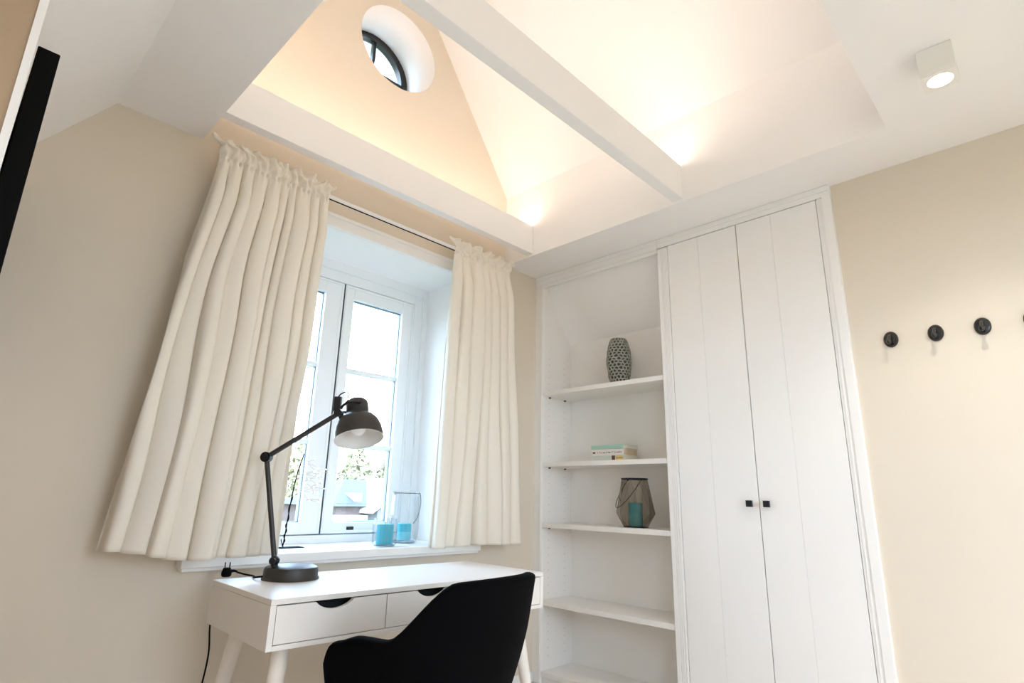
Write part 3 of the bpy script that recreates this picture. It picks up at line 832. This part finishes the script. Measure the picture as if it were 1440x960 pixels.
m.build('wire_handle', M['wire'], la, smooth=60)

# ------------------------------------------------------------------ glasses on the window board
SZ = .7485
ga = thing('candle_glass', 'small ribbed glass holding a turquoise candle on the window sill', 'candle holder', (-1.005, .055, SZ))
def ribbed(u, v):
    a = 2 * pi * u
    pr = [(0, .046), (.05, .054), (.2, .0575), (.75, .0575), (.93, .053), (1, .0535)]
    r = pr[-1][1]
    for (x0, r0), (x1, r1) in zip(pr, pr[1:]):
        if x0 <= v <= x1: r = r0 + (r1 - r0) * (v - x0) / (x1 - x0); break
    r *= 1 + .055 * cos(a * 18)
    return (r * cos(a), r * sin(a), .001 + .128 * v)
MB().grid(ribbed, 180, 24, wrap=True).lathe([(.0001, .001), (.046, .001)], 40).build('ribbed_glass', M['clear'], ga, smooth=80)
MB().lathe([(.0001, .0), (.049, .0), (.051, .005), (.0001, .0065)], 40).build('thick_base', M['clear'], ga, smooth=40)
MB().lathe([(.0001, .008), (.040, .008), (.040, .098), (.037, .100), (.0001, .0985)], 36).build('candle', M['teal'], ga, smooth=40)
MB().tube([(0, 0, .098), (.001, 0, .108)], .0012, 6).build('wick', M['wick'], ga)
gb = thing('hurricane_glass', 'tall clear glass with wire handle and a turquoise candle on the window sill', 'candle holder', (-.822, .155, SZ))
MB().lathe([(.0001, .001), (.052, .001), (.062, .006), (.070, .025), (.0735, .07), (.0735, .18), (.070, .225), (.0685, .245), (.071, .254), (.0685, .254)], 56)\
    .build('glass_body', M['clear'], gb, smooth=60)
MB().lathe([(.0001, .002), (.052, .002), (.060, .008), (.050, .013), (.0001, .014)], 40).build('thick_base', M['clear'], gb, smooth=40)
MB().lathe([(.0001, .015), (.036, .015), (.036, .055)], 36).build('candle_foot', M['tealpale'], gb, smooth=40)
MB().lathe([(.0362, .055), (.0362, .092), (.033, .095), (.0001, .094)], 36).build('candle', M['teal'], gb, smooth=40)
m = MB(); m.tube([(.0695 * cos(t * pi / 16), .0695 * sin(t * pi / 16), .246) for t in range(33)], .0018, 6, cap=False)
m.tube(catmull([(.05, -.052, .246), (.052, -.058, .20), (.035, -.070, .15), (0.015, -.078, .118), (-.005, -.080, .098)], 8), .0016, 6)
m.build('wire_handle', M['wire'], gb, smooth=60)

# ------------------------------------------------------------------ small light tree behind the left curtain
tw = thing('light_tree', 'little bare wire tree with tiny lights on the sill behind the left curtain', 'lamp', (-1.425, .165, SZ))
MB().box(-.056, .056, -.03, .03, 0, .003, .001).build('base_plate', M['blackmatt'], tw)
rr = random.Random(9)
stem = catmull([(-.030, 0, .003), (-.026, 0, .05), (-.020, .004, .12), (-.012, .002, .24), (.0, .0, .33), (.02, .0, .41)], 10)
m = MB(); m.tube(stem, .0026, 8)
hel = [(p.x + .0045 * cos(k * .9), p.y + .0045 * sin(k * .9), p.z) for k, p in enumerate(stem[:30])]
m.tube(hel, .002, 6); m.tube(catmull([(-.030, 0, .012), (-.04, -.004, .026), (-.043, -.004, .038)], 5), .0018, 6)
m.build('stem', M['blackmatt'], tw, smooth=60)
tips = []; m = MB()
for k in range(8):
    s0 = stem[26 + 2 * k] if 26 + 2 * k < len(stem) else stem[-1]
    ang = rr.uniform(-.5, .5); ln_ = rr.uniform(.07, .15)
    e = s0 + Vector((ln_ * cos(ang), rr.uniform(-.08, .03), ln_ * (.1 + sin(ang * 1.6))))
    mid = (s0 + e) / 2 + Vector((0, 0, .012))
    m.tube(catmull([s0, mid, e], 4), .0011, 5)
    tips += [e, mid]
    for q in range(2):
        f = mid + Vector((rr.uniform(.02, .06), rr.uniform(-.04, .02), rr.uniform(-.05, .05)))
        m.tube([mid, f], .0009, 5); tips.append(f)
m.build('twigs', M['twig'], tw)
m = MB()
for p_ in tips: m.sphere(p_, .0024, 6)
m.build('tiny_lights', M['twiglight'], tw)['kind'] = 'stuff'

# ------------------------------------------------------------------ black panel on the projecting wall
pn = thing('wall_panel', 'flat black panel mounted on the left wall, seen edge on', 'panel', (BX + .009, -.92, 1.50))
MB().box(-.002, .0375, 0, .86, -.18, .415, .002).build('panel_body', M['blackmatt'], pn)
MB().box(-.0085, -.002, .25, .60, .02, .30, .001).build('mount', M['lacquer'], pn)

# ------------------------------------------------------------------ outside the window
structure(MB().box(-120, 120, -120, 160, -3.2, -3.0).build('ground', M['grass']))
hs = thing('house', 'grey roofed house with a white gable seen through the window', 'house', (14.2, 26.5, -3.0))
MB().box(-.7, 7.5, -.3, 6, 0, 3.5).build('wall', M['brick'], hs)
MB().box(-.9, 7.7, -.62, -.3, 2.55, 2.9).build('canopy', M['render'], hs)
rv_ = [(-1.1, -.6, 3.36), (8.0, -.6, 3.36), (8.0, 6.6, 3.36), (-1.1, 6.6, 3.36), (1.6, 3.0, 4.85), (6.0, 3.0, 4.85)]
MB().add(rv_, [(0, 1, 5, 4), (1, 2, 5), (2, 3, 4, 5), (3, 0, 4), (3, 2, 1, 0)]).build('roof', M['slate'], hs)
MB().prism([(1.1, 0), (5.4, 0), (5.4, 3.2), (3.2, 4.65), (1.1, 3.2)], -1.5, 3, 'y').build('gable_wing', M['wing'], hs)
MB().prism([(.75, 3.02), (3.2, 4.74), (5.65, 3.02), (5.65, 3.18), (3.2, 4.93), (.75, 3.18)], -1.62, 3, 'y').build('wing_roof', M['render'], hs)
MB().box(2.6, 3.8, -1.54, -1.5, 2.9, 4.0).build('window', M['slate'], hs)
MB().box(.55, 1.0, .0, 1.6, 3.5, 4.05).build('dormer', M['render'], hs)
def tree(x, y, h, w, lab, lm, seed):
    r = random.Random(seed)
    t = thing('tree', lab, 'tree', (x, y, -3.0), group='trees beyond the houses')
    MB().tube([(0, 0, 0), (.1, 0, h * .45), (0, .1, h * .8)], [.3, .22, .08], 8).build('trunk', M['bark'], t)
    m = MB()
    for k in range(1300):
        a = r.uniform(0, 2 * pi); z = r.uniform(.14, 1.0); rad = w * (1 - max(0, z - .5) * 1.5) * r.uniform(.3, 1.0)
        c = (rad * cos(a), rad * sin(a), z * h); s = r.uniform(.16, .42)
        d = [Vector((r.uniform(-1, 1), r.uniform(-1, 1), r.uniform(-1, 1))).normalized() * s for _ in range(3)]
        p0 = Vector(c)
        m.add([p0 + d[0], p0 - d[0] * .6 + d[1] * .7, p0 - d[1] * .8, p0 + d[2]], [(0, 1, 2), (0, 1, 3), (1, 2, 3), (0, 2, 3)])
    m.build('crown', lm, t)['kind'] = 'stuff'
for k, (x, y, h, w, lab) in enumerate((
        (16.0, 43, 8.0, 2.1, 'leafy tree far outside, hidden by the wide left curtain'),
        (20.6, 45, 8.2, 2.2, 'leafy tree far outside, seen through the left casement'),
        (25.2, 44, 8.0, 2.2, 'pale leafy tree far outside above the grey roof, left in the right casement'),
        (29.8, 45, 8.6, 2.2, 'leafy tree far outside above the white gable, right in the right casement'),
        (34.6, 46, 8.3, 2.2, 'leafy tree far outside behind the right side of the window'))):
    tree(x, y, h, w, lab, M['leaf2'] if k == 3 else M['leaf'], k)

# ------------------------------------------------------------------ pieces that belong to a part go one level deeper
NEST = dict(wick='candle', shade_lining='shade', shade_cap='shade', bulb='shade', spine_band='cover', spine_patch='cover', spine_rule='cover',
            spine_lettering='cover', lens='housing', reflector_ring='housing', tip='arm', rim='glass_body', glass_edges='glass_body', tiny_lights='twigs')
for o in list(bpy.data.objects):
    want = NEST.get(o.name.split('.')[0])
    if want and o.parent:
        for sib in o.parent.children:
            if sib.name.split('.')[0] == want:
                o.parent = sib; break
